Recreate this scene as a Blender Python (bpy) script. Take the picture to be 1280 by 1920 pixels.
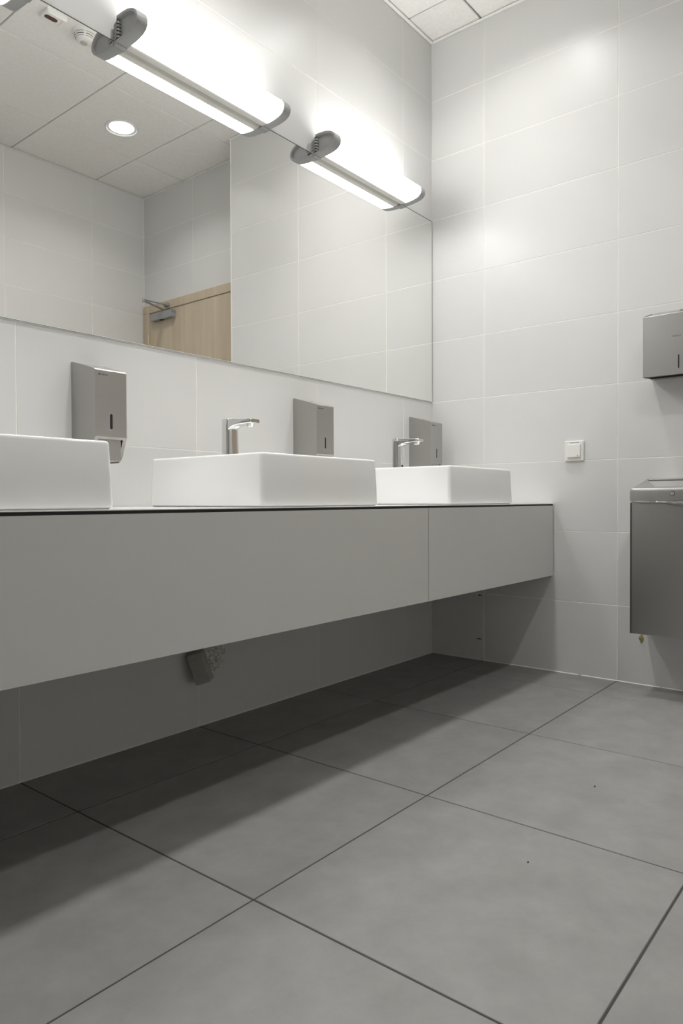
import bpy, bmesh, math, random
from mathutils import Vector, Matrix

random.seed(7)
for _o in list(bpy.data.objects):
    bpy.data.objects.remove(_o, do_unlink=True)
SC = bpy.context.scene
COL = SC.collection

# ------------------------------------------------------------------ camera
cam_d = bpy.data.cameras.new('camera')
cam = bpy.data.objects.new('camera', cam_d)
COL.objects.link(cam)
SC.camera = cam
cam_d.sensor_fit = 'HORIZONTAL'
cam_d.sensor_width = 36.0
cam_d.lens = 1334.52 / 1280.0 * 36.0
cam_d.clip_start = 0.02
cam_d.clip_end = 60
_r = Vector((0.630789, -0.775945, -0.003764)); _u = Vector((0.014726, 0.007121, 0.999866)); _f = Vector((0.775815, 0.63076, -0.015919))
cam.matrix_world = Matrix(((_r.x, _u.x, -_f.x, -2.986576), (_r.y, _u.y, -_f.y, -1.855599), (_r.z, _u.z, -_f.z, 0.748458), (0, 0, 0, 1)))

# ------------------------------------------------------------------ world, light levels, exposure
W = bpy.data.worlds.new('world'); SC.world = W
W.use_nodes = True
W.node_tree.nodes['Background'].inputs[0].default_value = (0.5, 0.5, 0.5, 1)
W.node_tree.nodes['Background'].inputs[1].default_value = 0.0
VANITY_GLOW = 15.8         # emission of the opal covers of the mirror lamps
DOWNLIGHT_GLOW = 6.0      # emission of the opal discs in the ceiling
DOWNLIGHT_WATT = (3.6, 1.6)   # beam of each reflector lamp: row by the opposite wall, row over the worktop
DOWNLIGHT_SPREAD = (132.0, 84.0)
SC.view_settings.view_transform = 'Standard'
SC.view_settings.look = 'None'
SC.view_settings.gamma = 1.0
SC.view_settings.use_curve_mapping = False
SC.view_settings.exposure = 0.06
SC.cycles.max_bounces = 16
SC.cycles.diffuse_bounces = 8
SC.cycles.glossy_bounces = 8
SC.cycles.caustics_reflective = True
SC.cycles.blur_glossy = 0.3
SC.cycles.sample_clamp_indirect = 8.0
SC.cycles.use_denoising = True

# ------------------------------------------------------------------ materials
def new_mat(name):
    m = bpy.data.materials.new(name); m.use_nodes = True
    nt = m.node_tree
    return m, nt, nt.nodes['Principled BSDF']

def N(nt, kind, **kw):
    n = nt.nodes.new(kind)
    for k, v in kw.items():
        if k in n.inputs: n.inputs[k].default_value = v
        else: setattr(n, k, v)
    return n

def coords(nt, scale=(1, 1, 1), per_object=True):
    tc = N(nt, 'ShaderNodeTexCoord'); mp = N(nt, 'ShaderNodeMapping'); mp.inputs['Scale'].default_value = scale
    nt.links.new(tc.outputs['Object'], mp.inputs['Vector'])
    if per_object:
        oi = N(nt, 'ShaderNodeObjectInfo'); ml = N(nt, 'ShaderNodeMath', operation='MULTIPLY'); ml.inputs[1].default_value = 37.0
        nt.links.new(oi.outputs['Random'], ml.inputs[0]); nt.links.new(ml.outputs[0], mp.inputs['Location'])
    return mp.outputs['Vector']

def mat(name, col, rough=0.5, metal=0.0, spec=0.5, noise=None, bump=None, vary=0.0, rough_noise=None, coat=0.0):
    """noise=(scale xyz, detail, amount): colour mottling; bump=(scale xyz, strength, distance); vary: value change per object"""
    m, nt, b = new_mat(name)
    b.inputs['Base Color'].default_value = (*col, 1)
    b.inputs['Roughness'].default_value = rough
    b.inputs['Metallic'].default_value = metal
    b.inputs['Specular IOR Level'].default_value = spec
    b.inputs['Coat Weight'].default_value = coat
    b.inputs['Coat Roughness'].default_value = 0.08
    src = None
    if noise:
        sc, det, amt = noise
        t = N(nt, 'ShaderNodeTexNoise', Scale=1.0, Detail=det, Roughness=0.66 if det > 8 else 0.6)
        nt.links.new(coords(nt, sc), t.inputs['Vector'])
        r = N(nt, 'ShaderNodeMapRange'); r.inputs['From Min'].default_value = 0.25; r.inputs['From Max'].default_value = 0.75
        r.inputs['To Min'].default_value = 1 - amt; r.inputs['To Max'].default_value = 1 + amt
        nt.links.new(t.outputs['Fac'], r.inputs['Value']); src = r.outputs[0]
    if vary:
        oi = N(nt, 'ShaderNodeObjectInfo'); r = N(nt, 'ShaderNodeMapRange')
        r.inputs['To Min'].default_value = 1 - vary; r.inputs['To Max'].default_value = 1 + vary
        nt.links.new(oi.outputs['Random'], r.inputs['Value'])
        if src is None: src = r.outputs[0]
        else:
            mu = N(nt, 'ShaderNodeMath', operation='MULTIPLY')
            nt.links.new(src, mu.inputs[0]); nt.links.new(r.outputs[0], mu.inputs[1]); src = mu.outputs[0]
    if src is not None:
        vm = N(nt, 'ShaderNodeVectorMath', operation='SCALE'); vm.inputs[0].default_value = col
        nt.links.new(src, vm.inputs['Scale']); nt.links.new(vm.outputs[0], b.inputs['Base Color'])
    if rough_noise:
        sc, amt = rough_noise
        t = N(nt, 'ShaderNodeTexNoise', Scale=1.0, Detail=2.0); nt.links.new(coords(nt, sc), t.inputs['Vector'])
        r = N(nt, 'ShaderNodeMapRange'); r.inputs['To Min'].default_value = max(0.02, rough - amt); r.inputs['To Max'].default_value = rough + amt
        nt.links.new(t.outputs['Fac'], r.inputs['Value']); nt.links.new(r.outputs[0], b.inputs['Roughness'])
    if bump:
        sc, st, dist = bump
        t = N(nt, 'ShaderNodeTexNoise', Scale=1.0, Detail=3.0); nt.links.new(coords(nt, sc), t.inputs['Vector'])
        bp = N(nt, 'ShaderNodeBump'); bp.inputs['Strength'].default_value = st; bp.inputs['Distance'].default_value = dist
        nt.links.new(t.outputs['Fac'], bp.inputs['Height']); nt.links.new(bp.outputs[0], b.inputs['Normal'])
    return m

def emit_mat(name, col, strength):
    m, nt, b = new_mat(name)
    b.inputs['Base Color'].default_value = (0.85, 0.85, 0.85, 1)
    b.inputs['Roughness'].default_value = 0.4
    b.inputs['Emission Color'].default_value = (*col, 1)
    b.inputs['Emission Strength'].default_value = strength
    return m

def wood_mat(name):
    m, nt, b = new_mat(name)
    b.inputs['Roughness'].default_value = 0.45
    v = coords(nt, (1.0, 16.0, 1.1), False)
    t = N(nt, 'ShaderNodeTexNoise', Scale=1.0, Detail=6.0, Roughness=0.62, Distortion=0.6); nt.links.new(v, t.inputs['Vector'])
    cr = N(nt, 'ShaderNodeValToRGB')
    cr.color_ramp.elements[0].position = 0.3; cr.color_ramp.elements[0].color = (0.50, 0.415, 0.30, 1)
    cr.color_ramp.elements[1].position = 0.72; cr.color_ramp.elements[1].color = (0.62, 0.535, 0.41, 1)
    nt.links.new(t.outputs['Fac'], cr.inputs[0]); nt.links.new(cr.outputs[0], b.inputs['Base Color'])
    return m

M = {}
M['tile'] = mat('wall_tile_glaze', (0.70, 0.696, 0.687), 0.34, spec=0.42, noise=((5, 5, 5), 3, 0.012), bump=((160, 160, 620), 0.10, 0.0006), vary=0.012)
M['grout'] = mat('wall_grout', (0.88, 0.868, 0.83), 0.8, noise=((9, 9, 9), 3, 0.10))
M['floor_tile'] = mat('floor_tile_stoneware', (0.252, 0.252, 0.245), 0.46, spec=0.4, noise=((9, 9, 9), 14, 0.16), bump=((420, 420, 420), 0.10, 0.0006), vary=0.02, rough_noise=((6, 6, 6), 0.07))
M['floor_grout'] = mat('floor_grout', (0.050, 0.048, 0.044), 0.85, noise=((20, 20, 20), 3, 0.2))
M['ceiling'] = mat('mineral_fibre_panel', (0.84, 0.83, 0.805), 0.95, spec=0.1, noise=((70, 70, 70), 7, 0.055), bump=((260, 260, 260), 0.25, 0.001), vary=0.012)
M['void'] = mat('ceiling_void', (0.055, 0.052, 0.048), 0.9)
M['white_trim'] = mat('white_painted_trim', (0.86, 0.85, 0.83), 0.4)
M['white_plastic'] = mat('white_plastic', (0.82, 0.81, 0.78), 0.30, spec=0.5)
M['red_window'] = mat('dark_red_lens', (0.075, 0.017, 0.010), 0.2)
M['dark'] = mat('black_void', (0.008, 0.008, 0.008), 0.7)
M['ceramic'] = mat('white_ceramic', (0.90, 0.90, 0.895), 0.12, spec=0.5, coat=0.4)
M['worktop'] = mat('white_glossy_worktop', (0.82, 0.82, 0.81), 0.15)
M['core'] = mat('black_laminate_core', (0.010, 0.010, 0.010), 0.6)
M['panel'] = mat('grey_laminate', (0.60, 0.597, 0.580), 0.42, spec=0.35, noise=((4, 4, 4), 3, 0.012))
M['steel'] = mat('brushed_steel', (0.47, 0.462, 0.445), 0.36, metal=1.0, bump=((900, 900, 5), 0.05, 0.0004), rough_noise=((500, 500, 3), 0.05))
M['steel_dark'] = mat('steel_inside', (0.09, 0.088, 0.082), 0.5, metal=0.6)
M['chrome'] = mat('chrome', (0.78, 0.78, 0.78), 0.05, metal=1.0)
M['silver'] = mat('silver_painted_metal', (0.36, 0.37, 0.38), 0.4, metal=0.35)
M['cap_grey'] = mat('grey_plastic', (0.36, 0.365, 0.362), 0.5, spec=0.35, bump=((500, 500, 500), 0.05, 0.0004))
M['alu'] = mat('lamp_base_enamel', (0.66, 0.65, 0.61), 0.4)
M['opal'] = emit_mat('opal_lamp_cover', (1.0, 0.992, 0.97), VANITY_GLOW)
M['down'] = emit_mat('opal_downlight_disc', (1.0, 0.992, 0.975), DOWNLIGHT_GLOW)
M['down_rim'] = mat('downlight_rim', (0.80, 0.80, 0.79), 0.2, metal=0.0)
M['clear'] = mat('clear_cover', (0.45, 0.46, 0.45), 0.15)
M['wood'] = wood_mat('pale_maple_veneer')
M['brass'] = mat('pale_brass', (0.62, 0.55, 0.38), 0.3, metal=1.0)
M['ink'] = mat('grey_print', (0.10, 0.10, 0.098), 0.6)
M['box_grey'] = mat('grey_box_plastic', (0.42, 0.42, 0.37), 0.4, noise=((40, 40, 40), 3, 0.1))
M['plaster'] = mat('rough_plaster', (0.62, 0.60, 0.53), 0.95, noise=((130, 130, 130), 6, 0.75), bump=((120, 120, 120), 0.8, 0.004))
M['ochre'] = mat('dried_ochre_foam', (0.40, 0.33, 0.16), 0.8, noise=((120, 120, 120), 4, 0.25), bump=((300, 300, 300), 0.6, 0.002))
_m, _nt, _b = new_mat('mirror_silvering')
_b.inputs['Base Color'].default_value = (0.945, 0.948, 0.935, 1); _b.inputs['Metallic'].default_value = 1.0; _b.inputs['Roughness'].default_value = 0.0
M['mirror'] = _m
M['glass_edge'] = mat('mirror_glass_edge', (0.10, 0.115, 0.105), 0.15)
_m, _nt, _b = new_mat('clear_film')
_b.inputs['Base Color'].default_value = (0.28, 0.28, 0.27, 1); _b.inputs['Roughness'].default_value = 0.13; _b.inputs['Transmission Weight'].default_value = 0.1; _b.inputs['Specular IOR Level'].default_value = 1.0; _b.inputs['Coat Weight'].default_value = 1.0; _b.inputs['IOR'].default_value = 1.2
M['film'] = _m

# ------------------------------------------------------------------ geometry helpers
def finish(bm, name, m, parent=None, smooth=None, loc=None):
    bmesh.ops.recalc_face_normals(bm, faces=bm.faces[:])
    me = bpy.data.meshes.new(name); bm.to_mesh(me); bm.free()
    return link(me, name, m, parent, smooth, loc)

def link(me, name, m=None, parent=None, smooth=None, loc=None):
    if m is not None and not me.materials: me.materials.append(M[m] if isinstance(m, str) else m)
    if smooth:
        me.polygons.foreach_set('use_smooth', [True] * len(me.polygons)); me.set_sharp_from_angle(angle=math.radians(smooth)); me.update()
    o = bpy.data.objects.new(name, me); COL.objects.link(o)
    if parent is not None: o.parent = parent
    if loc is not None: o.location = loc
    return o

def empty(name, loc=(0, 0, 0), rz=0.0):
    o = bpy.data.objects.new(name, None); COL.objects.link(o)
    o.empty_display_size = 0.05; o.location = loc; o.rotation_euler = (0, 0, rz)
    return o

def tag(o, label=None, cat=None, group=None, kind=None):
    if label: o['label'] = label
    if cat: o['category'] = cat
    if group: o['group'] = group
    if kind: o['kind'] = kind
    return o

def add_box(bm, x0, x1, y0, y1, z0, z1, bev=0.0, seg=2):
    t = bmesh.new()
    vs = [t.verts.new((x, y, z)) for x in (x0, x1) for y in (y0, y1) for z in (z0, z1)]
    for f in ((0, 1, 3, 2), (4, 6, 7, 5), (0, 4, 5, 1), (2, 3, 7, 6), (0, 2, 6, 4), (1, 5, 7, 3)):
        t.faces.new([vs[i] for i in f])
    if bev: bmesh.ops.bevel(t, geom=t.edges[:], offset=bev, segments=seg, profile=0.5, affect='EDGES')
    merge(bm, t); return bm

def merge(bm, t):
    me = bpy.data.meshes.new('_t'); t.to_mesh(me); t.free(); bm.from_mesh(me); bpy.data.meshes.remove(me)

def box(x0, x1, y0, y1, z0, z1, bev=0.0, seg=2):
    return add_box(bmesh.new(), x0, x1, y0, y1, z0, z1, bev, seg)

def prism(prof, x0, x1, bev=0.0, seg=2, axis='x'):
    """prof: closed outline; axis x: (y, z) points swept along x; axis z: (x, y) swept along z; axis y: (x, z) swept along y"""
    bm = bmesh.new()
    def P(a, b, t): return {'x': (t, a, b), 'z': (a, b, t), 'y': (a, t, b)}[axis]
    A = [bm.verts.new(P(a, b, x0)) for a, b in prof]; B = [bm.verts.new(P(a, b, x1)) for a, b in prof]
    n = len(prof)
    bm.faces.new(A); bm.faces.new(B[::-1])
    for i in range(n): bm.faces.new((A[i], B[i], B[(i + 1) % n], A[(i + 1) % n]))
    bmesh.ops.recalc_face_normals(bm, faces=bm.faces[:])
    if bev:
        ed = [e for e in bm.edges if e.calc_face_angle(0) > math.radians(25)]
        bmesh.ops.bevel(bm, geom=ed, offset=bev, segments=seg, profile=0.5, affect='EDGES')
    return bm

def loft(loops, cap0=True, cap1=True, bm=None):
    bm = bm or bmesh.new()
    R = [[bm.verts.new(p) for p in L] for L in loops]
    for a, b in zip(R, R[1:]):
        n = len(a)
        for i in range(n): bm.faces.new((a[i], a[(i + 1) % n], b[(i + 1) % n], b[i]))
    if cap0: bm.faces.new(R[0][::-1])
    if cap1: bm.faces.new(R[-1])
    return bm

def rrect(x0, x1, y0, y1, r, z, n=5):
    out = []
    for cx, cy, a0 in ((x1 - r, y1 - r, 0), (x0 + r, y1 - r, 90), (x0 + r, y0 + r, 180), (x1 - r, y0 + r, 270)):
        for i in range(n + 1):
            a = math.radians(a0 + 90 * i / n); out.append((cx + r * math.cos(a), cy + r * math.sin(a), z))
    return out

def ring(cx, cy, r, z, n=32):
    return [(cx + r * math.cos(2 * math.pi * i / n), cy + r * math.sin(2 * math.pi * i / n), z) for i in range(n)]

def tube(a, b, r, n=10, bm=None, r2=None):
    a, b = Vector(a), Vector(b); d = (b - a).normalized()
    u = d.orthogonal().normalized(); v = d.cross(u)
    L = lambda p, rr: [tuple(p + rr * (math.cos(2 * math.pi * i / n) * u + math.sin(2 * math.pi * i / n) * v)) for i in range(n)]
    return loft([L(a, r), L(b, r2 or r)], bm=bm)

def slot_outline(cx, cz, w, h, n=6):
    r = w / 2; pts = []
    for s, a0 in ((1, 0), (-1, 180)):
        for i in range(n + 1):
            a = math.radians(a0 + 180 * i / n); pts.append((cx + r * math.cos(a), cz + s * (h / 2 - r) + r * math.sin(a)))
    return pts

def text_obj(name, body, size, m, parent, loc, rx=90):
    cu = bpy.data.curves.new('_txt', 'FONT'); cu.body = body; cu.size = size; cu.align_x = 'LEFT'; cu.extrude = 0.00015
    to = bpy.data.objects.new('_txt', cu); COL.objects.link(to)
    dg = bpy.context.evaluated_depsgraph_get(); me = bpy.data.meshes.new_from_object(to.evaluated_get(dg))
    bpy.data.objects.remove(to); bpy.data.curves.remove(cu)
    me.materials.clear(); me.name = name
    o = link(me, name, m, parent, None, loc); o.rotation_euler = (math.radians(rx), 0, 0)
    return o

def copy_tree(o, parent=None):
    c = o.copy(); COL.objects.link(c)
    if parent is not None: c.parent = parent
    for ch in [x for x in bpy.data.objects if x.parent == o]: copy_tree(ch, c)
    return c

_tiles = {}
def tile_mesh(w, h, t, bev, m, name='tile'):
    """one tile: width x, height y (0..h), front towards +z at z = 0, back at -t"""
    k = (round(w, 4), round(h, 4), t, bev, m)
    if k not in _tiles:
        bm = bmesh.new()
        loft([[(0, 0, -t), (w, 0, -t), (w, h, -t), (0, h, -t)], [(0, 0, -bev), (w, 0, -bev), (w, h, -bev), (0, h, -bev)],
              [(bev, bev, 0), (w - bev, bev, 0), (w - bev, h - bev, 0), (bev, h - bev, 0)]], bm=bm)
        bmesh.ops.recalc_face_normals(bm, faces=bm.faces[:])
        me = bpy.data.meshes.new(name); bm.to_mesh(me); bm.free(); me.materials.append(M[m]); _tiles[k] = me
    return _tiles[k]

def lay(parent, name, org, ux, uy, un, us, vs, gap, t, bev, m, skip=None, gapv=None):
    """lay tiles between the seams us (along ux) and vs (along uy); face normal un; org on the finished face"""
    ux, uy, un, org = Vector(ux), Vector(uy), Vector(un), Vector(org)
    gv = gap if gapv is None else gapv
    for i in range(len(us) - 1):
        for j in range(len(vs) - 1):
            u0, u1, v0, v1 = us[i], us[i + 1], vs[j], vs[j + 1]
            if skip and skip(u0, u1, v0, v1): continue
            w, h = u1 - u0 - gap, v1 - v0 - gv
            o = bpy.data.objects.new(name, tile_mesh(w, h, t, bev, m, name)); COL.objects.link(o)
            o.parent = parent
            tilt = random.uniform(-0.0004, 0.0)
            p = org + ux * (u0 + gap / 2) + uy * (v0 + gv / 2) + un * tilt
            o.matrix_local = Matrix(((ux.x, uy.x, un.x, p.x), (ux.y, uy.y, un.y, p.y), (ux.z, uy.z, un.z, p.z), (0, 0, 0, 1)))

def struct(name, bm, m, smooth=None):
    o = finish(bm, name, m, None, smooth); o['kind'] = 'structure'; return o

# ------------------------------------------------------------------ the room: mirror wall y=0, right wall x=0, floor z=0
XL, YF, XD, YW, ZC = -5.3, -2.584, 0.180, -1.448, 2.9626     # left wall, wall opposite the mirror, door wall, end of right wall, ceiling
ZR = [0.0, .3125, .6148, .9161, 1.2257, 1.5171, 1.8134, 2.1062, 2.3964, 2.6793, ZC + 0.012]
XS = [0.0, .2456, .849, 1.4592, 2.0642, 2.67, 3.274, 3.88, 4.484, 5.09, 5.278]             # distances from the right-hand corner
YS = [0.0, .2816, .8887, 1.505, 2.112, 2.584]
G, TT = 0.0028, 0.007
xs_neg = [-a for a in XS[::-1]]
floor = struct('floor', box(XL - .1, XD + .02, YF - .02, .02, -.10, -.0016), 'floor_grout')
ys_neg = [-a for a in YS[::-1]]
lay(floor, 'floor_tile', (0, 0, 0), (1, 0, 0), (0, 1, 0), (0, 0, 1), xs_neg, ys_neg, 0.0042, .008, 0.0010, 'floor_tile')
lay(floor, 'floor_tile', (0, 0, 0), (1, 0, 0), (0, 1, 0), (0, 0, 1), [0.0, XD], [YF, -2.112, -1.505, YW], 0.0042, .008, 0.0010, 'floor_tile')

wall_back = struct('wall_back', box(XL - .1, .02, .0010, .12, -.02, 3.05), 'grout')
lay(wall_back, 'tile', (0, 0, 0), (1, 0, 0), (0, 0, 1), (0, -1, 0), xs_neg, ZR, G, TT, .0008, 'tile',
    skip=lambda u0, u1, v0, v1: v0 > 1.2 and v1 < 2.11)
wall_right = struct('wall_right', box(.0010, XD - .003, YW + .0010, .0, -.02, 3.05), 'grout')
lay(wall_right, 'tile', (0, 0, 0), (0, -1, 0), (0, 0, 1), (-1, 0, 0), [0.0, .2816, .8887, -YW - .004], ZR, G, TT, .0008, 'tile')
lay(wall_right, 'tile', (0, YW, 0), (1, 0, 0), (0, 0, 1), (0, -1, 0), [0.006, XD - .006], ZR, G, TT, .0008, 'tile')
wall_entrance = struct('wall_entrance', box(XD + .0010, XD + .12, YF - .02, YW + .0, -.02, 3.05), 'grout')
DZ, DY0, DY1 = 2.171, -2.578, -1.536     # outer size of the door frame
lay(wall_entrance, 'tile', (XD, 0, 0), (0, -1, 0), (0, 0, 1), (-1, 0, 0), [-YW, 2.033, -YF], [DZ + .001, 2.3964, 2.6793, ZC + .012], G, TT, .0008, 'tile')
lay(wall_entrance, 'tile', (XD, 0, 0), (0, -1, 0), (0, 0, 1), (-1, 0, 0), [-YW, -DY1], ZR[:8] + [DZ], G, TT, .0008, 'tile')
wall_front = struct('wall_front', box(XL - .1, XD + .0, YF - .12, YF - .0010, -.02, 3.05), 'grout')
lay(wall_front, 'tile', (0, YF, 0), (-1, 0, 0), (0, 0, 1), (0, 1, 0), [-XD + .002] + XS[0:0] + XS[1:], ZR, G, TT, .0008, 'tile')
wall_left = struct('wall_left', box(XL - .1, XL + .02, YF - .0, .0, -.02, 3.05), 'tile')

# ceiling: dark void above, panels hung below it
ceiling = struct('ceiling', box(XL - .1, XD + .02, YF - .02, .02, ZC + .035, ZC + .12), 'void')
CX = [.0, .216, .802, 1.388, 1.974, 2.56, 3.146, 3.732, 4.318, 4.904, 5.278]
CY = [.0, .272, .8895, 1.507, 2.126, 2.584]
cxn, cyn = [-a for a in CX[::-1]], [-a for a in CY[::-1]]
lay(ceiling, 'ceiling_panel', (0, 0, ZC), (1, 0, 0), (0, -1, 0), (0, 0, -1), cxn[:-1], CY, .0065, .018, .0022, 'ceiling', gapv=.0048)
lay(ceiling, 'ceiling_panel', (0, 0, ZC), (1, 0, 0), (0, -1, 0), (0, 0, -1), [-.216, 0.0], CY[:4], .0065, .018, .0022, 'ceiling', gapv=.0085)
lay(ceiling, 'ceiling_panel', (0, 0, ZC), (1, 0, 0), (0, -1, 0), (0, 0, -1), [-.216, XD], CY[3:], .0065, .018, .0022, 'ceiling', gapv=.0085)
lay(ceiling, 'ceiling_panel', (0, 0, ZC), (1, 0, 0), (0, -1, 0), (0, 0, -1), [0.0, XD], [-YW, 1.507], .0065, .018, .0022, 'ceiling', gapv=.006)

def trim(i, bm, m='white_trim'):
    return struct('trim_%d' % i, bm, m)
zt0, zt1 = ZC - .0075, ZC - .0035
trim(1, box(XL + .02, -.001, -.017, -.001, zt0, zt1, .0008, 1))                 # ceiling edge angles
trim(2, box(-.017, -.001, YW + .001, -.0175, zt0, zt1, .0008, 1))
trim(3, box(XL + .02, XD - .001, YF + .001, YF + .014, zt0, zt1, .0008, 1))
trim(4, box(XD - .014, XD - .001, YF + .0145, YW - .001, zt0, zt1, .0008, 1))
trim(5, prism([(-.0025, YW - .0025), (.0055, YW - .0025), (.0055, YW + .0015), (.0015, YW + .0015), (.0015, YW + .0055), (-.0025, YW + .0055)], .003, ZC - .0045, .0008, 1, axis='z'))  # corner bead
trim(6, prism([(-.0001, .0001), (-.0030, .0001), (-.0022, .0018), (-.0001, .0033)], -1.444, -1.064, axis='y'))       # sealant along the right wall, broken once
trim(7, prism([(-.0001, .0001), (-.0030, .0001), (-.0022, .0018), (-.0001, .0033)], -.728, -.0002, axis='y'))
trim(8, prism([(-.0001, .0001), (-.0030, .0001), (-.0022, .0018), (-.0001, .0033)], -1.058, -.740, axis='y'))
trim(9, prism([(-.0001, .0001), (-.0030, .0001), (-.0022, .0018), (-.0001, .0034)], XL + .02, -.006, axis='x'))

# door with frame, seen in the mirror
door = empty('door_1', (XD, (DY0 + DY1) / 2, 0)); door['kind'] = 'structure'
yc = (DY0 + DY1) / 2; hw = (DY1 - DY0) / 2
L0, L1 = DY0 + .071 - yc, DY1 - .071 - yc
for nm, args in (('frame_jamb', (-.014, .03, -hw, L0 - .002, .001, DZ - .0585)), ('frame_jamb', (-.014, .03, L1 + .002, hw, .001, DZ - .0585)), ('frame_head', (-.014, .03, -hw, hw, DZ - .058, DZ))):
    finish(box(*args, .002, 2), nm, 'wood', door)
finish(box(.012, .03, L0 - .002, L1 + .002, .001, DZ - .0585), 'frame_rebate', 'dark', door)
leaf = finish(box(-.010, .011, L0 + .0008, L1 - .0008, .006, DZ - .0655, .0015, 2), 'door_leaf', 'wood', door)
for hz in (1.885, 1.05, .22):
    h = tube((-.017, L0 - .012, hz), (-.017, L0 - .012, hz + .075), .006); add_box(h, -.0145, -.0135, L0 - .03, L0 - .012, hz + .005, hz + .07)
    add_box(h, -.0135, -.0095, L0 - .010, L0 + .004, hz + .01, hz + .03)
    finish(h, 'hinge', 'brass', door, 40)
hd = tube((-.062, L1 - .055, 1.05), (-.062, L1 - .175, 1.05), .009); tube((-.0105, L1 - .055, 1.05), (-.062, L1 - .055, 1.05), .009, bm=hd)
finish(hd, 'door_handle', 'steel', door, 40)

cl = tag(empty('door_closer', (XD - .010, -2.330, 2.038)), 'silver overhead door closer with folded arm on the wooden door', 'door closer')
finish(box(-.040, -.0002, -.117, .117, 0, .052, .003, 2), 'closer_body', 'silver', cl)
finish(box(-.0405, -.0002, .1172, .1200, .001, .051, .002, 2), 'end_cap', 'silver', cl)
s = tube((-.030, .1200, .034), (-.030, .1212, .034), .0028); tube((-.012, .1200, .034), (-.012, .1212, .034), .0028, bm=s)
finish(s, 'screw', 'dark', cl)
finish(box(-.030, -.010, -.030, .005, -.002, .001), 'adjuster_recess', 'dark', cl)
finish(tube((-.020, .0, .0515), (-.020, .0, .067), .008, 12), 'spindle', 'silver', cl, 40)
ep = (-.225, .062, .082)
def bar(a, b, w, h):
    a, b = Vector(a), Vector(b); d = (b - a).normalized(); n = Vector((-d.y, d.x, 0)).normalized() * w / 2; u = Vector((0, 0, h / 2))
    return loft([[tuple(p + n + u), tuple(p - n + u), tuple(p - n - u), tuple(p + n - u)] for p in (a, b)])
finish(bar((-.020, 0, .071), (ep[0], ep[1], .078), .019, .006), 'main_arm', 'silver', cl)
finish(bar((ep[0], ep[1], .085), (-.020, .040, .097), .015, .006), 'forearm', 'silver', cl)
finish(tube((ep[0], ep[1], .070), (ep[0], ep[1], .090), .010, 12), 'arm_joint', 'silver', cl, 40)
finish(box(-.030, -.0045, .020, .062, .0860, .1080, .002, 1), 'arm_bracket', 'silver', cl)

# ------------------------------------------------------------------ mirror
mr = tag(empty('mirror', (-1.94, -.0010, 1.2285)), 'large frameless wall mirror above the washbasins', 'mirror')
MW, MH = 1.9355, 2.1045 - 1.2285
finish(box(-MW, MW, -.0034, .0009, 0, MH), 'glass_edge', 'glass_edge', mr)
finish(box(-MW, MW, -.0037, -.0034, 0, .0011), 'lower_edge_highlight', 'white_trim', mr)  # white strip painted in for the highlight along the polished glass edge
bmr = bmesh.new()
v = [bmr.verts.new(q) for q in ((-MW + .0012, -.0036, .0012), (MW - .0012, -.0036, .0012), (MW - .0012, -.0036, MH - .0034), (-MW + .0012, -.0036, MH - .0034))]
bmr.faces.new(v)
me = bpy.data.meshes.new('reflective_face'); bmr.to_mesh(me); bmr.free(); link(me, 'reflective_face', 'mirror', mr)

# ------------------------------------------------------------------ mirror lamps
LAMP = [(-.018, .0400), (-.048, .0400), (-.072, .0375), (-.092, .0310), (-.107, .0215), (-.1165, .0100), (-.1195, -.0020), (-.1175, -.0140), (-.110, -.0240), (-.096, -.0315), (-.075, -.0360), (-.050, -.0385), (-.018, -.0395)]
def lamp_outline(off=0.0, back=-.018):
    """section in (y, z): flat towards the wall, rounded nose away from it; off insets the curve"""
    pts = [(back, .040 - off)]
    for y, z in LAMP[1:-1]:
        n = Vector((y + .050, z * 1.6)); n = n.normalized() if y < -.06 else Vector((0, 1 if z > 0 else -1))
        pts.append((min(y - n.x * off, back - .001), z - n.y * off))
    return pts + [(back, -.0395 + off)]
def make_lamp():
    L = .636
    r = empty('mirror_lamp', (0, 0, 0))
    for sgn in (-1, 1):
        xo, xi = sgn * L / 2, sgn * (L / 2 - .036)
        out, inn = lamp_outline(), lamp_outline(.0095)
        bm = bmesh.new()
        A = [(xi, a, b) for a, b in out]; B = [(xo - sgn * .003, a, b) for a, b in out]
        C = [(xo, a, b) for a, b in lamp_outline(.0018)]; D = [(xo, a, b) for a, b in inn]; E = [(xo - sgn * .009, a, b) for a, b in lamp_outline(.0125)]
        loft([A, B, C, D, E], bm=bm)
        cap = finish(bm, 'end_cap', 'cap_grey', r, 35)
        ft = finish(box(min(xi, xo), max(xi, xo) , -.0182, -.0004, -.0425, -.029, .0012, 1), 'cap_foot', 'cap_grey', cap)
        fb = bmesh.new()
        for k in range(5):
            z = -.020 + k * .0105
            loft([[(x, y, z + dz) for x in (xi + sgn * .003, xo - sgn * .0005)] + [(x, y, z + dz - .0064) for x in (xo - sgn * .0005, xi + sgn * .003)] for y, dz in ((-.030, -.003), (-.016, .004), (-.002, -.004))], bm=fb)
        finish(fb, 'vent_fins', 'cap_grey', cap)
        finish(box(min(xi, xo - sgn * .012), max(xi, xo - sgn * .012), -.0150, -.0030, -.029, .036), 'vent_back', 'steel_dark', cap)
    x0, x1 = -L / 2 + .0365, L / 2 - .0365
    finish(prism([(-.0006, -.030), (-.0006, .030), (-.036, .0365), (-.036, -.0365), (-.026, -.0385), (-.010, -.0385)], x0, x1), 'lamp_base', 'alu', r)
    finish(prism(lamp_outline(.0022, -.0365), x0 - .0002, x1 + .0002), 'diffuser', 'opal', r, 35)
    return r
lamp = make_lamp()
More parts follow.
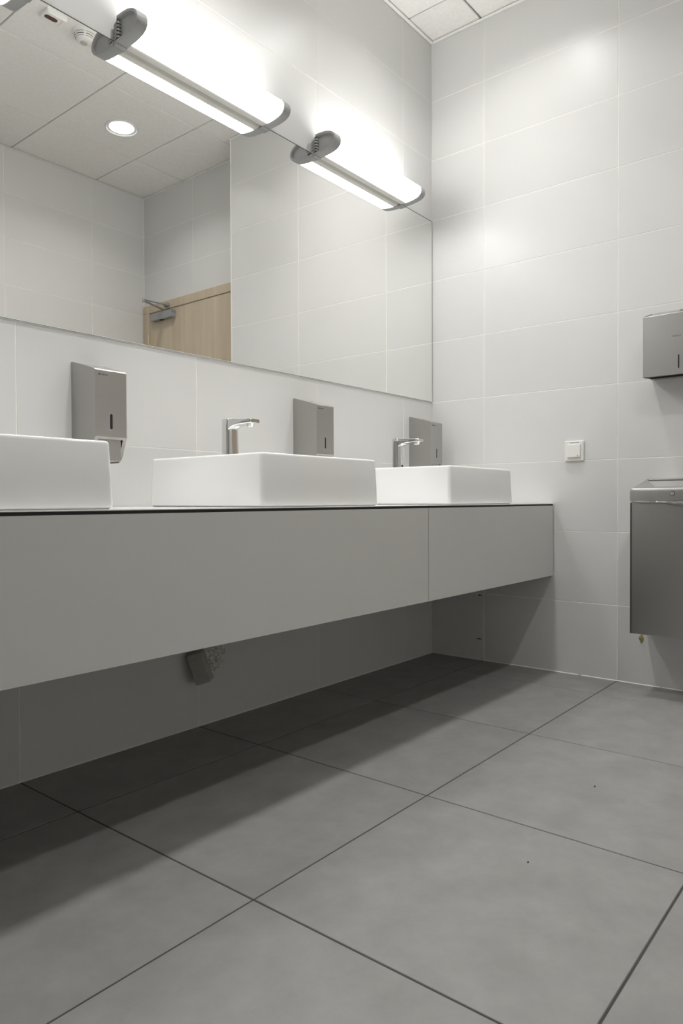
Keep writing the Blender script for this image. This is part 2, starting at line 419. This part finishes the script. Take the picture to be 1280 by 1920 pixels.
lamp_spots = [(-.567, 2.1325, 'opal wall lamp nearest the tiled corner, over the mirror'),
              (-1.447, 2.1310, 'opal wall lamp with grey end caps, second from the corner, over the mirror'),
              (-2.329, 2.1310, 'opal wall lamp at the top left, third from the corner, mostly outside the picture')]
for i, (x, z, lab) in enumerate(lamp_spots):
    o = lamp if i == 0 else copy_tree(lamp)
    o.location = (x, -.0040, z); tag(o, lab, 'wall lamp', 'wall lamps over the mirror')

# ------------------------------------------------------------------ downlights and ceiling devices
def make_downlight():
    r = empty('downlight', (0, 0, 0))
    bm = loft([ring(0, 0, .094, .0, 40), ring(0, 0, .094, -.006, 40), ring(0, 0, .0915, -.0085, 40), ring(0, 0, .0885, -.0085, 40), ring(0, 0, .0835, -.0010, 40), ring(0, 0, .079, -.0008, 40)], True, True)
    finish(bm, 'rim', 'down_rim', r, 40)
    finish(loft([ring(0, 0, .0715, -.0006, 40), ring(0, 0, .0715, -.0014, 40), ring(0, 0, .071, -.0016, 40)]), 'light_disc', 'down', r, 40)
    return r
dl = make_downlight()
for i, spot in enumerate([(-.504, -1.838, 'round ceiling downlight reflected in the mirror'), (-.504, -.58, 'round ceiling downlight above the right basin, outside the picture'),
                                 (-1.676, -1.838, 'round ceiling downlight left of the reflected one, outside the picture'), (-1.676, -.58, 'round ceiling downlight above the middle basin, outside the picture'),
                                 None, (-2.85, -.58, 'round ceiling downlight above the leftmost basin, outside the picture')]):
    if spot is None: continue
    x, y, lab = spot
    o = dl if i == 0 else copy_tree(dl)
    o.location = (x, y, ZC - .0002); tag(o, lab, 'ceiling light', 'round downlights in the ceiling')
    ld = bpy.data.lights.new('downlight_beam', 'AREA'); ld.shape = 'DISK'; ld.size = .13; ld.energy = DOWNLIGHT_WATT[i % 2]; ld.spread = math.radians(DOWNLIGHT_SPREAD[i % 2]); ld.color = (1.0, .988, .965)
    lb = bpy.data.objects.new('downlight_beam', ld); COL.objects.link(lb); lb.parent = o; lb.location = (0, 0, -.0022)

sd = tag(empty('smoke_detector', (-1.112, -1.228, ZC)), 'round white smoke detector on the ceiling beside the lamp reflection', 'smoke detector')
finish(loft([ring(0, 0, .054, 0), ring(0, 0, .054, -.010), ring(0, 0, .050, -.013)]), 'base', 'white_plastic', sd, 40)
finish(loft([ring(0, 0, .047, -.0132), ring(0, 0, .047, -.022), ring(0, 0, .043, -.034), ring(0, 0, .034, -.044), ring(0, 0, .020, -.047)]), 'housing', 'white_plastic', sd, 40)
vt = bmesh.new()
for z, rr in ((-.020, .0470), (-.029, .0450), (-.036, .0412)):
    for k in range(6):
        a0 = math.radians(k * 60 + 6); pts = [(a0 + math.radians(48) * i / 6) for i in range(7)]
        loft([[((rr + .0006) * math.cos(a), (rr + .0006) * math.sin(a), z + .0013), ((rr - .0006) * math.cos(a), (rr - .0006) * math.sin(a), z - .0013), ((rr - .003) * math.cos(a), (rr - .003) * math.sin(a), z)] for a in pts], bm=vt)
finish(vt, 'vent_slots', 'dark', sd)
finish(loft([ring(0, -.006, .017, -.0470, 20), ring(0, -.006, .015, -.0500, 20)]), 'sensor_cap', 'clear', sd, 40)

al = tag(empty('alarm_indicator', (-1.266, -1.228, ZC)), 'white rectangular alarm indicator with dark red window on the ceiling', 'alarm')
bm = loft([rrect(-.050, .050, -.034, .034, .006, 0), rrect(-.050, .050, -.034, .034, .006, -.016), rrect(-.042, .046, -.029, .029, .006, -.022)])
finish(bm, 'housing', 'white_plastic', al, 40)
pr = slot_outline(0, 0, .027, .060)
finish(loft([[(b - .014, a, -.0221) for a, b in pr], [(b - .014, a * .9, -.0236) for a, b in pr]]), 'red_window', 'red_window', al, 40)
finish(box(.030, .046, -.028, .028, -.0255, -.0222, .0015, 1), 'raised_bar', 'white_plastic', al)

# ------------------------------------------------------------------ worktop and its front panels
ZT, YP = .7330, -.6170
wt = tag(empty('worktop', (-1.94, -.31, ZT)), 'long white worktop with a dark front edge carrying the washbasins', 'worktop')
finish(box(-1.935, 1.937, YP + .31 - .0005, .3085, -.0028, 0, .0009, 2), 'top_surface', 'worktop', wt)
finish(box(-1.935, 1.937, YP + .31 + .0025, .3085, -.0095, -.0029), 'dark_core', 'core', wt)
for x0, x1, lab in ((-3.874, -1.0172, 'long grey front panel under the worktop, reaching out of the picture on the left'), (-1.0142, -.0050, 'shorter grey front panel under the worktop, beside the tiled wall')):
    p = tag(empty('front_panel', ((x0 + x1) / 2, YP, .4195)), lab, 'panel', 'grey panels under the worktop')
    w = (x1 - x0) / 2
    finish(box(-w, w, 0, .018, 0, .3038, .0007, 1), 'board', 'panel', p)
    for k in ((-w + .35, w - .25) if w > 1 else (-w + .12, w - .12)):
        finish(box(k - .012, k + .012, .0182, .60, .2640, .3035, .001, 1), 'support_bracket', 'silver', p)

# ------------------------------------------------------------------ washbasins and taps
def make_basin():
    w, d, h = .2435, .230, .1365
    r = empty('washbasin', (0, 0, 0))
    a, b = w, d
    t = .005   # walls lean in slightly towards the rim
    L = [rrect(-a + .006, a - .006, -b + .006, b - .006, .012, 0), rrect(-a, a, -b, b, .014, .005),
         rrect(-a + t * .5, a - t * .5, -b + t * .5, b - t * .5, .013, h * .5), rrect(-a + t, a - t, -b + t, b - t, .012, h - .007), rrect(-a + t + .0008, a - t - .0008, -b + t + .0008, b - t - .0008, .012, h - .003),
         rrect(-a + t + .003, a - t - .003, -b + t + .003, b - t - .003, .011, h - .0006), rrect(-a + t + .006, a - t - .006, -b + t + .006, b - t - .006, .010, h),
         rrect(-a + .015, a - .015, -b + .015, b - .115, .018, h), rrect(-a + .019, a - .019, -b + .019, b - .119, .020, h - .004),
         rrect(-a + .026, a - .026, -b + .026, b - .126, .030, h - .055), rrect(-a + .055, a - .055, -b + .055, b - .155, .045, h - .095), rrect(-.05, .05, -.10, 0.0, .045, h - .105)]
    finish(loft(L), 'bowl', 'ceramic', r, 50)
    finish(loft([ring(0, -.05, .030, h - .1048, 24), ring(0, -.05, .031, h - .1028, 24), ring(0, -.05, .022, h - .1022, 24), ring(0, -.05, .021, h - .104, 24)]), 'drain', 'chrome', r, 40)
    return r
def make_tap():
    r = empty('tap', (0, 0, 0))
    # origin at the foot of the column, front towards -y
    def col(z, k=1.0, f=-.0185):
        o = []
        for cx, cy, rr, a0 in ((.0215 * k - .004, .0145 - .004, .004, 0), (-.0215 * k + .004, .0145 - .004, .004, 90), (-.0215 * k + .014, f + .010, .014, 180), (.0215 * k - .014, f + .010, .014, 270)):
            for i in range(7):
                t = math.radians(a0 + 15 * i); sy = rr if rr < .01 else .010
                o.append((cx + rr * math.cos(t), cy + sy * math.sin(t), z))
        return o
    bm = loft([col(0, 1.06, -.0215), col(.03, 1.03, -.0200), col(.075, 1.0, -.0185), col(.100, 1.0, -.0185), col(.1262, 1.0, -.0185), col(.1272, .97, -.0178)])
    sec = []
    for y, zt, zb, hwx in ((.004, .1272, .094, .0200), (-.014, .1265, .094, .0203), (-.024, .1260, .1010, .0202), (-.038, .1252, .1055, .0198), (-.060, .1240, .1080, .0192), (-.090, .1222, .1090, .0186), (-.1080, .1212, .1095, .0182), (-.1100, .1205, .1105, .0176)):
        q = .0022
        sec.append([(hwx, y, zb + q), (hwx, y, zt - q), (hwx - q * .4, y, zt - q * .4), (hwx - q, y, zt), (-hwx + q, y, zt), (-hwx + q * .4, y, zt - q * .4), (-hwx, y, zt - q), (-hwx, y, zb + q), (-hwx + q, y, zb), (hwx - q, y, zb)])
    loft(sec, bm=bm)
    finish(bm, 'body', 'chrome', r, 40)
    ar = loft([[(x, y - .092, z) for x, y, z in ring(0, 0, .0125, .1095, 20)], [(x, y - .090, z) for x, y, z in ring(0, 0, .0118, .1005, 20)], [(x, y - .090, z) for x, y, z in ring(0, 0, .009, .0995, 20)], [(x, y - .090, z) for x, y, z in ring(0, 0, .008, .1025, 20)]])
    finish(ar, 'aerator', 'chrome', r, 40)
    finish(tube((0, -.0150, .016), (0, -.0222, .016), .0055, 16), 'sensor_eye', 'dark', r)
    finish(loft([rrect(-.0245, .0245, -.0245, .0175, .008, 0), rrect(-.0245, .0245, -.0245, .0175, .008, .002)]), 'foot_ring', 'chrome', r, 40)
    return r
basin, tap = make_basin(), make_tap()
BY = -.371
for i, (x, bl, tl) in enumerate([(-.6075, 'white ceramic basin nearest the tiled wall, rightmost of three', 'chrome sensor tap at the basin nearest the tiled wall'),
                                 (-1.5085, 'white rectangular ceramic basin in the middle of the worktop', 'chrome sensor tap at the middle basin'),
                                 (-2.4065, 'white ceramic basin cut off by the left edge of the picture', 'chrome sensor tap at the leftmost basin, outside the picture')]):
    o = basin if i == 0 else copy_tree(basin)
    o.location = (x, BY, ZT + .0002); tag(o, bl, 'washbasin', 'washbasins on the worktop')
    o = tap if i == 0 else copy_tree(tap)
    o.location = (x - .002 if i < 2 else x, -.218, ZT + .1369); tag(o, tl, 'tap', 'taps on the washbasins')

# ------------------------------------------------------------------ soap dispensers
def make_soap():
    r = empty('soap_dispenser', (0, 0, 0))
    w = .0495
    # shell: origin at the wall, bottom centre; front towards -y
    H = .283
    side = [(0, 0), (0, H), (-.006, H + .0005), (-.116, H - .030), (-.118, H - .033), (-.118, .0685), (-.096, .014), (-.080, 0)]
    for x in (-w, w - .0012):
        finish(prism(side, x, x + .0012), 'side_panel', 'steel', r)
    for x in (-w + .0013, w - .0105):
        finish(prism([(-.1178, .0685), (-.0958, .014), (-.0930, .016), (-.1140, .0685)], x, x + .0092), 'added_reflector_flange', 'steel', r)  # added flange, angled to reflect the floor so the inner side shows grey
    top = [(-.0005, H - .0005), (-.006, H), (-.1155, H - .0300), (-.1178, H - .0335), (-.1165, H - .0335), (-.1148, H - .0315), (-.006, H - .0015), (-.0005, H - .002)]
    finish(prism(top, -w + .0012, w - .0012), 'top_panel', 'steel', r)
    bm = prism([(-.1180, H - .0335), (-.1180, .0690), (-.1150, .0622), (-.1138, .0628), (-.1165, .0695), (-.1165, H - .0335)], -w + .0010, w - .0010)
    fr = finish(bm, 'front_panel', 'steel', r)
    so = slot_outline(.0, .111, .0085, .043)
    finish(prism([(a, b) for a, b in so], -.1184, -.1179, axis='y'), 'level_window', 'dark', fr)
    finish(loft([[(a * 1.9, -.1182, (b - .111) * 1.13 + .111) for a, b in so], [(a, -.1188, b) for a, b in so]], False, False), 'window_rim', 'steel', fr)
    finish(tube((-w + .014, -.1181, H - .0445), (-w + .014, -.1184, H - .0445), .0028, 14), 'logo_dot', 'ink', fr)
    text_obj('lettering', 'MERIDA', .0062, 'ink', fr, (-w + .0185, -.1182, H - .0468))
    kh = finish(box(-.009, .007, -.050, -.040, H - .0140, H - .0095, .001, 1), 'lock_plate', 'chrome', r)
    finish(box(-w + .0013, w - .0013, -.006, -.001, .002, H - .003), 'back_plate', 'steel', r)
    lv = finish(box(-.0375, .0375, -.1090, -.045, .003, .066, .0018, 2), 'push_lever', 'steel', r)
    finish(loft([ring(0, -.082, .0155, .0029, 18), ring(0, -.082, .014, -.0035, 18), ring(0, -.082, .008, -.0042, 18)]), 'nozzle', 'steel_dark', lv, 40)
    return r
soap = make_soap()
for i, (x, lab) in enumerate([(-1.8575, 'steel soap dispenser behind the leftmost basin'), (-.9445, 'steel soap dispenser behind the middle basin, its lower end hidden'), (-.1515, 'steel soap dispenser in the corner beside the rightmost tap')]):
    o = soap if i == 0 else copy_tree(soap)
    o.location = (x, -.0003, (.858, .8545, .8545)[i]); tag(o, lab, 'soap dispenser', 'soap dispensers on the mirror wall')

# ------------------------------------------------------------------ things on the right wall (local x runs to the right, front is -y)
RZ = math.radians(-90)
def on_right(name, y, z): return empty(name, (-.0003, y, z), RZ)

td = tag(on_right('paper_towel_dispenser', -1.150, 1.2165), 'wide steel paper towel dispenser high on the tiled right wall', 'towel dispenser')
w, H = .1270, .2600
front = [(-.1185, 0), (-.120, .004), (-.120, .2300), (-.1175, .2325)]
side = [(-.0005, .011), (-.0005, H + .008), (-.004, H + .009), (-.1165, .2335), (-.120, .2300), (-.120, .0), (-.116, .0)]
finish(prism(side, -w, -w + .0012), 'side_panel', 'steel', td); finish(prism(side, w - .0012, w), 'side_panel', 'steel', td)
shell = bmesh.new()
fp = finish(box(-w + .0004, w - .0004, -.1205, -.1190, .0002, .2300, .0012, 2), 'front_panel', 'steel', td)
tp = [(-w + .0005, -.1185, .2300), (w - .0005, -.1185, .2300), (w - .016, -.001, H + .0085), (-w + .016, -.001, H + .0085)]
bm = loft([tp, [(x, y, z - .0014) for x, y, z in tp]]); finish(bm, 'top_panel', 'steel', td)
finish(tube((-w + .0006, -.1186, .2298), (w - .0006, -.1186, .2298), .0022, 12), 'rounded_edge', 'steel', td, 60)
finish(box(-w + .0013, w - .0013, -.006, -.001, .012, H - .004), 'back_plate', 'steel_dark', td)
bm = box(-w + .002, w - .002, -.1188, -.100, .0030, .0046); add_box(bm, -w + .002, w - .002, -.030, -.007, .0050, .0066)
finish(bm, 'bottom_lip', 'steel', td)
finish(box(-w + .004, w - .004, -.0985, -.032, .010, .012), 'paper_slot', 'dark', td)
so = slot_outline(0.001, .0485, .0052, .051)
finish(prism(so, -.1209, -.1204, axis='y'), 'level_window', 'dark', fp)
text_obj('lettering', 'MERIDA', .0088, 'ink', fp, (-.0225, -.1206, .1415))
finish(box(-.011, .011, -.062, -.052, H - .0085, H - .0035, .001, 1), 'lock_plate', 'chrome', td)

bn = tag(on_right('waste_bin', -1.151, .2400), 'steel wall-hung waste bin below the towel dispenser', 'waste bin')
w, d = .1530, .2000
bm = loft([rrect(-w + .004, w - .004, -d + .004, -.0005, .004, 0), rrect(-w + .003, w - .003, -d + .003, -.0005, .004, .001), rrect(-w + .003, w - .003, -d + .003, -.0005, .004, .4995)])
finish(bm, 'body', 'steel', bn, 40)
finish(box(-w + .0028, -w + .0085, -d + .0022, -d + .0030, .0005, .496), 'fold_dark_reflection', 'steel_dark', bn)  # dark strip painted in for the dark reflection along the body's folded edge
lid = loft([rrect(-w, w, -d, -.0005, .007, .5035), rrect(-w, w, -d, -.0005, .007, .538), rrect(-w + .004, w - .004, -d + .001, -.0005, .006, .5485), rrect(-w + .010, w - .010, -d + .002, -.0005, .005, .5515)], True, True)
lo = finish(lid, 'lid', 'steel', bn, 30)
# sloping hood with an opening in its front and a swing flap behind it
F0 = [(-w + .011, -d + .003, .5518), (w - .011, -d + .003, .5518), (w - .038, -.105, .5885), (-w + .038, -.105, .5885)]
def lerp2(u, v): 
    a = Vector(F0[0]).lerp(Vector(F0[1]), u); b = Vector(F0[3]).lerp(Vector(F0[2]), u); return a.lerp(b, v)
O = [lerp2(.27, .10), lerp2(.73, .10), lerp2(.985, .93), lerp2(.015, .93)]
bm = bmesh.new()
Fv = [bm.verts.new(q) for q in F0]; Ov = [bm.verts.new(q) for q in O]; Iv = [bm.verts.new((q.x, q.y + .004, q.z - .004)) for q in O]
Bv = [bm.verts.new(q) for q in ((-w + .011, -.001, .5518), (w - .011, -.001, .5518), (w - .038, -.001, .5885), (-w + .038, -.001, .5885))]
for i in range(4):
    j = (i + 1) % 4
    bm.faces.new((Fv[i], Fv[j], Ov[j], Ov[i])); bm.faces.new((Ov[i], Ov[j], Iv[j], Iv[i])); bm.faces.new((Fv[i], Bv[i], Bv[j], Fv[j]))
bm.faces.new(Bv)
finish(bm, 'hood', 'steel', lo)
n0 = [(q.x * .985, q.y + .0025, q.z - .0030) for q in O]
finish(loft([n0, [(x, y + .001, z - .002) for x, y, z in n0]]), 'swing_flap', 'chrome', lo)
finish(loft([[(x, -d - .0002, z + .531) for x, z in [(.0085 * math.cos(a), .0085 * math.sin(a)) for a in [2 * math.pi * i / 24 for i in range(24)]]], [(x, -d - .0016, z + .531) for x, z in [(.0085 * math.cos(a), .0085 * math.sin(a)) for a in [2 * math.pi * i / 24 for i in range(24)]]]]), 'lock_collar', 'dark', lo)
lk = finish(tube((0, -d - .0016, .531), (0, -d - .0034, .531), .0068, 24), 'lock_barrel', 'chrome', lo, 40)
finish(box(-.0009, .0009, -d - .0038, -d - .0034, .5275, .5345), 'keyhole', 'dark', lk)

# clear liner peeping out under the lid
ln = on_right('bin_liner', -1.151, .7420); tag(ln, 'crumpled clear bag edge squeezed out under the bin lid', 'bin bag')
bm = bmesh.new(); rows = []
rnd = random.Random(3)
nx = 64
for j in range(7):
    row = []
    for i in range(nx + 1):
        u = i / nx; x = -w + .006 + (2 * w - .012) * u
        sag = .0005 + .0150 * math.sin(math.pi * u) ** .8 * (0.85 + .3 * math.sin(11 * u + 1))
        z = -sag * j / 6
        y = -d + .0015 - .0016 - (.0034 * math.sin(math.pi * u) ** .5) * math.sin(math.pi * (j + .5) / 7) - rnd.uniform(0, .0024)
        row.append(bm.verts.new((x, y, z)))
    rows.append(row)
for a, b in zip(rows, rows[1:]):
    for i in range(nx): bm.faces.new((a[i], a[i + 1], b[i + 1], b[i]))
finish(bm, 'film', 'film', ln, 30)

sw = tag(on_right('light_switch', -.711, .9135), 'square white push switch on the tiled right wall', 'switch')
plate = finish(loft([[(x, -z, y) for x, y, z in rrect(-.0405, .0405, 0, .0855, .0025, zz)] for zz in (0, .007)] + [[(x, -.0095, y) for x, y, z in rrect(-.0385, .0385, .002, .0835, .002, 0)]]), 'frame', 'white_plastic', sw, 30)
rk = finish(prism([(-.0097, .0155), (-.0175, .0158), (-.0150, .0700), (-.0097, .0715)], -.0278, .0278, .0008, 2), 'rocker', 'white_plastic', sw)
text_obj('lettering', 'WENTYLATOR', .0058, 'ink', sw, (-.0175, -.0097, .0760))
bl = [(0.0185, .0285), (.0195, .0250), (.0215, .0205), (.0225, .0185), (.0145, .0185), (.0155, .0205), (.0175, .0250)]
bm = bmesh.new(); bm.faces.new([bm.verts.new((x, -.0176 + (z - .0158) / (.0700 - .0158) * .0025 - .0001, z)) for x, z in bl])
finish(bm, 'bell_mark', 'clear', rk)

# ------------------------------------------------------------------ below the worktop and on the floor
jb = tag(empty('junction_box', (-1.478, -.052, .158)), 'grey plastic junction box hanging tilted under the worktop', 'junction box')
jb.rotation_euler = (math.radians(4), math.radians(-17), math.radians(-52))
bm = loft([[(x, z, y) for x, y, z in rrect(-.026, .026, 0, .104, .008, zz)] for zz in (.024, -.012)] + [[(x, z, y) for x, y, z in rrect(-.0235, .0235, .0025, .1015, .007, -.017)]])
bd = finish(bm, 'housing', 'box_grey', jb, 35)
for z0 in (.034, .073):
    for r0, r1, yy in ((.017, .0150, -.0180), (.0095, .0075, -.0186)):
        c = lambda rr, y: [(rr * math.cos(2 * math.pi * i / 24), y, z0 + rr * math.sin(2 * math.pi * i / 24)) for i in range(24)]
        finish(loft([c(r0, -.0168), c(r0, yy), c(r1, yy), c(r1, -.0168)], True, True), 'knockout', 'box_grey', bd, 40)
finish(box(-.027, .027, .0242, .0285, -.001, .105, .0015, 1), 'lid', 'box_grey', jb)

def blob(name, cx, cz, rx, rz, th, m, axis, seed, n=26, rings=5):
    """an irregular lump of filler sitting on a wall; axis 'y': mirror wall, 'x': right wall"""
    rr = random.Random(seed); prof = [1 + rr.uniform(-.22, .22) for _ in range(n)]
    bm = bmesh.new(); loops = []
    for k in range(rings):
        f = 1 - k / rings
        L = []
        for i in range(n):
            a = 2 * math.pi * i / n; q = prof[i] * f
            h = th * (1 - f ** 2) + (rr.uniform(-.25, .25) * th if k else 0)
            u, v = rx * q * math.cos(a), rz * q * math.sin(a)
            L.append((u, -h, v) if axis == 'y' else (-h, -u, v))
        loops.append(L)
    loft(loops, True, True, bm)
    loc = (cx, -.0002, cz) if axis == 'y' else (-.0002, cx, cz)
    return finish(bm, name, m, None, 60, loc)
tag(blob('plaster_patch', -1.402, .226, .055, .060, .010, 'plaster', 'y', 5), 'rough speckled plaster patch on the wall behind the junction box', 'plaster')
tag(blob('foam_blob', -.985, .188, .010, .017, .006, 'ochre', 'x', 9), 'small ochre blob of dried foam on the wall under the bin', 'foam')
g = 'dark chips in the tile joint'
tag(blob('joint_chip', -.2600, .3040, .0085, .0028, .0015, 'dark', 'x', 2, 12, 3), 'black chip in the tile joint just under the worktop panel', 'chip', g)
tag(blob('joint_chip', -.2570, .0990, .0130, .0030, .0015, 'dark', 'x', 4, 12, 3), 'black chip in the tile joint low on the wall, near the floor', 'chip', g)
for x, y, r, lab in ((-1.140, -1.202, .0035, 'dark crumb on the grey floor, the one nearer the bin'), (-1.614, -1.232, .0026, 'dark crumb on the grey floor, the one nearer the camera')):
    rr = random.Random(int(abs(x) * 999))
    bm = bmesh.new(); bmesh.ops.create_icosphere(bm, subdivisions=1, radius=r)
    for v in bm.verts: v.co = Vector((v.co.x * 1.3, v.co.y * .7, max(-.0012, v.co.z * .35))) * (1 + rr.uniform(-.2, .2))
    zmin = min(v.co.z for v in bm.verts)
    o = finish(bm, 'crumb', 'dark', None, None, (x, y, -zmin + .0001)); tag(o, lab, 'crumb', 'crumbs on the floor')
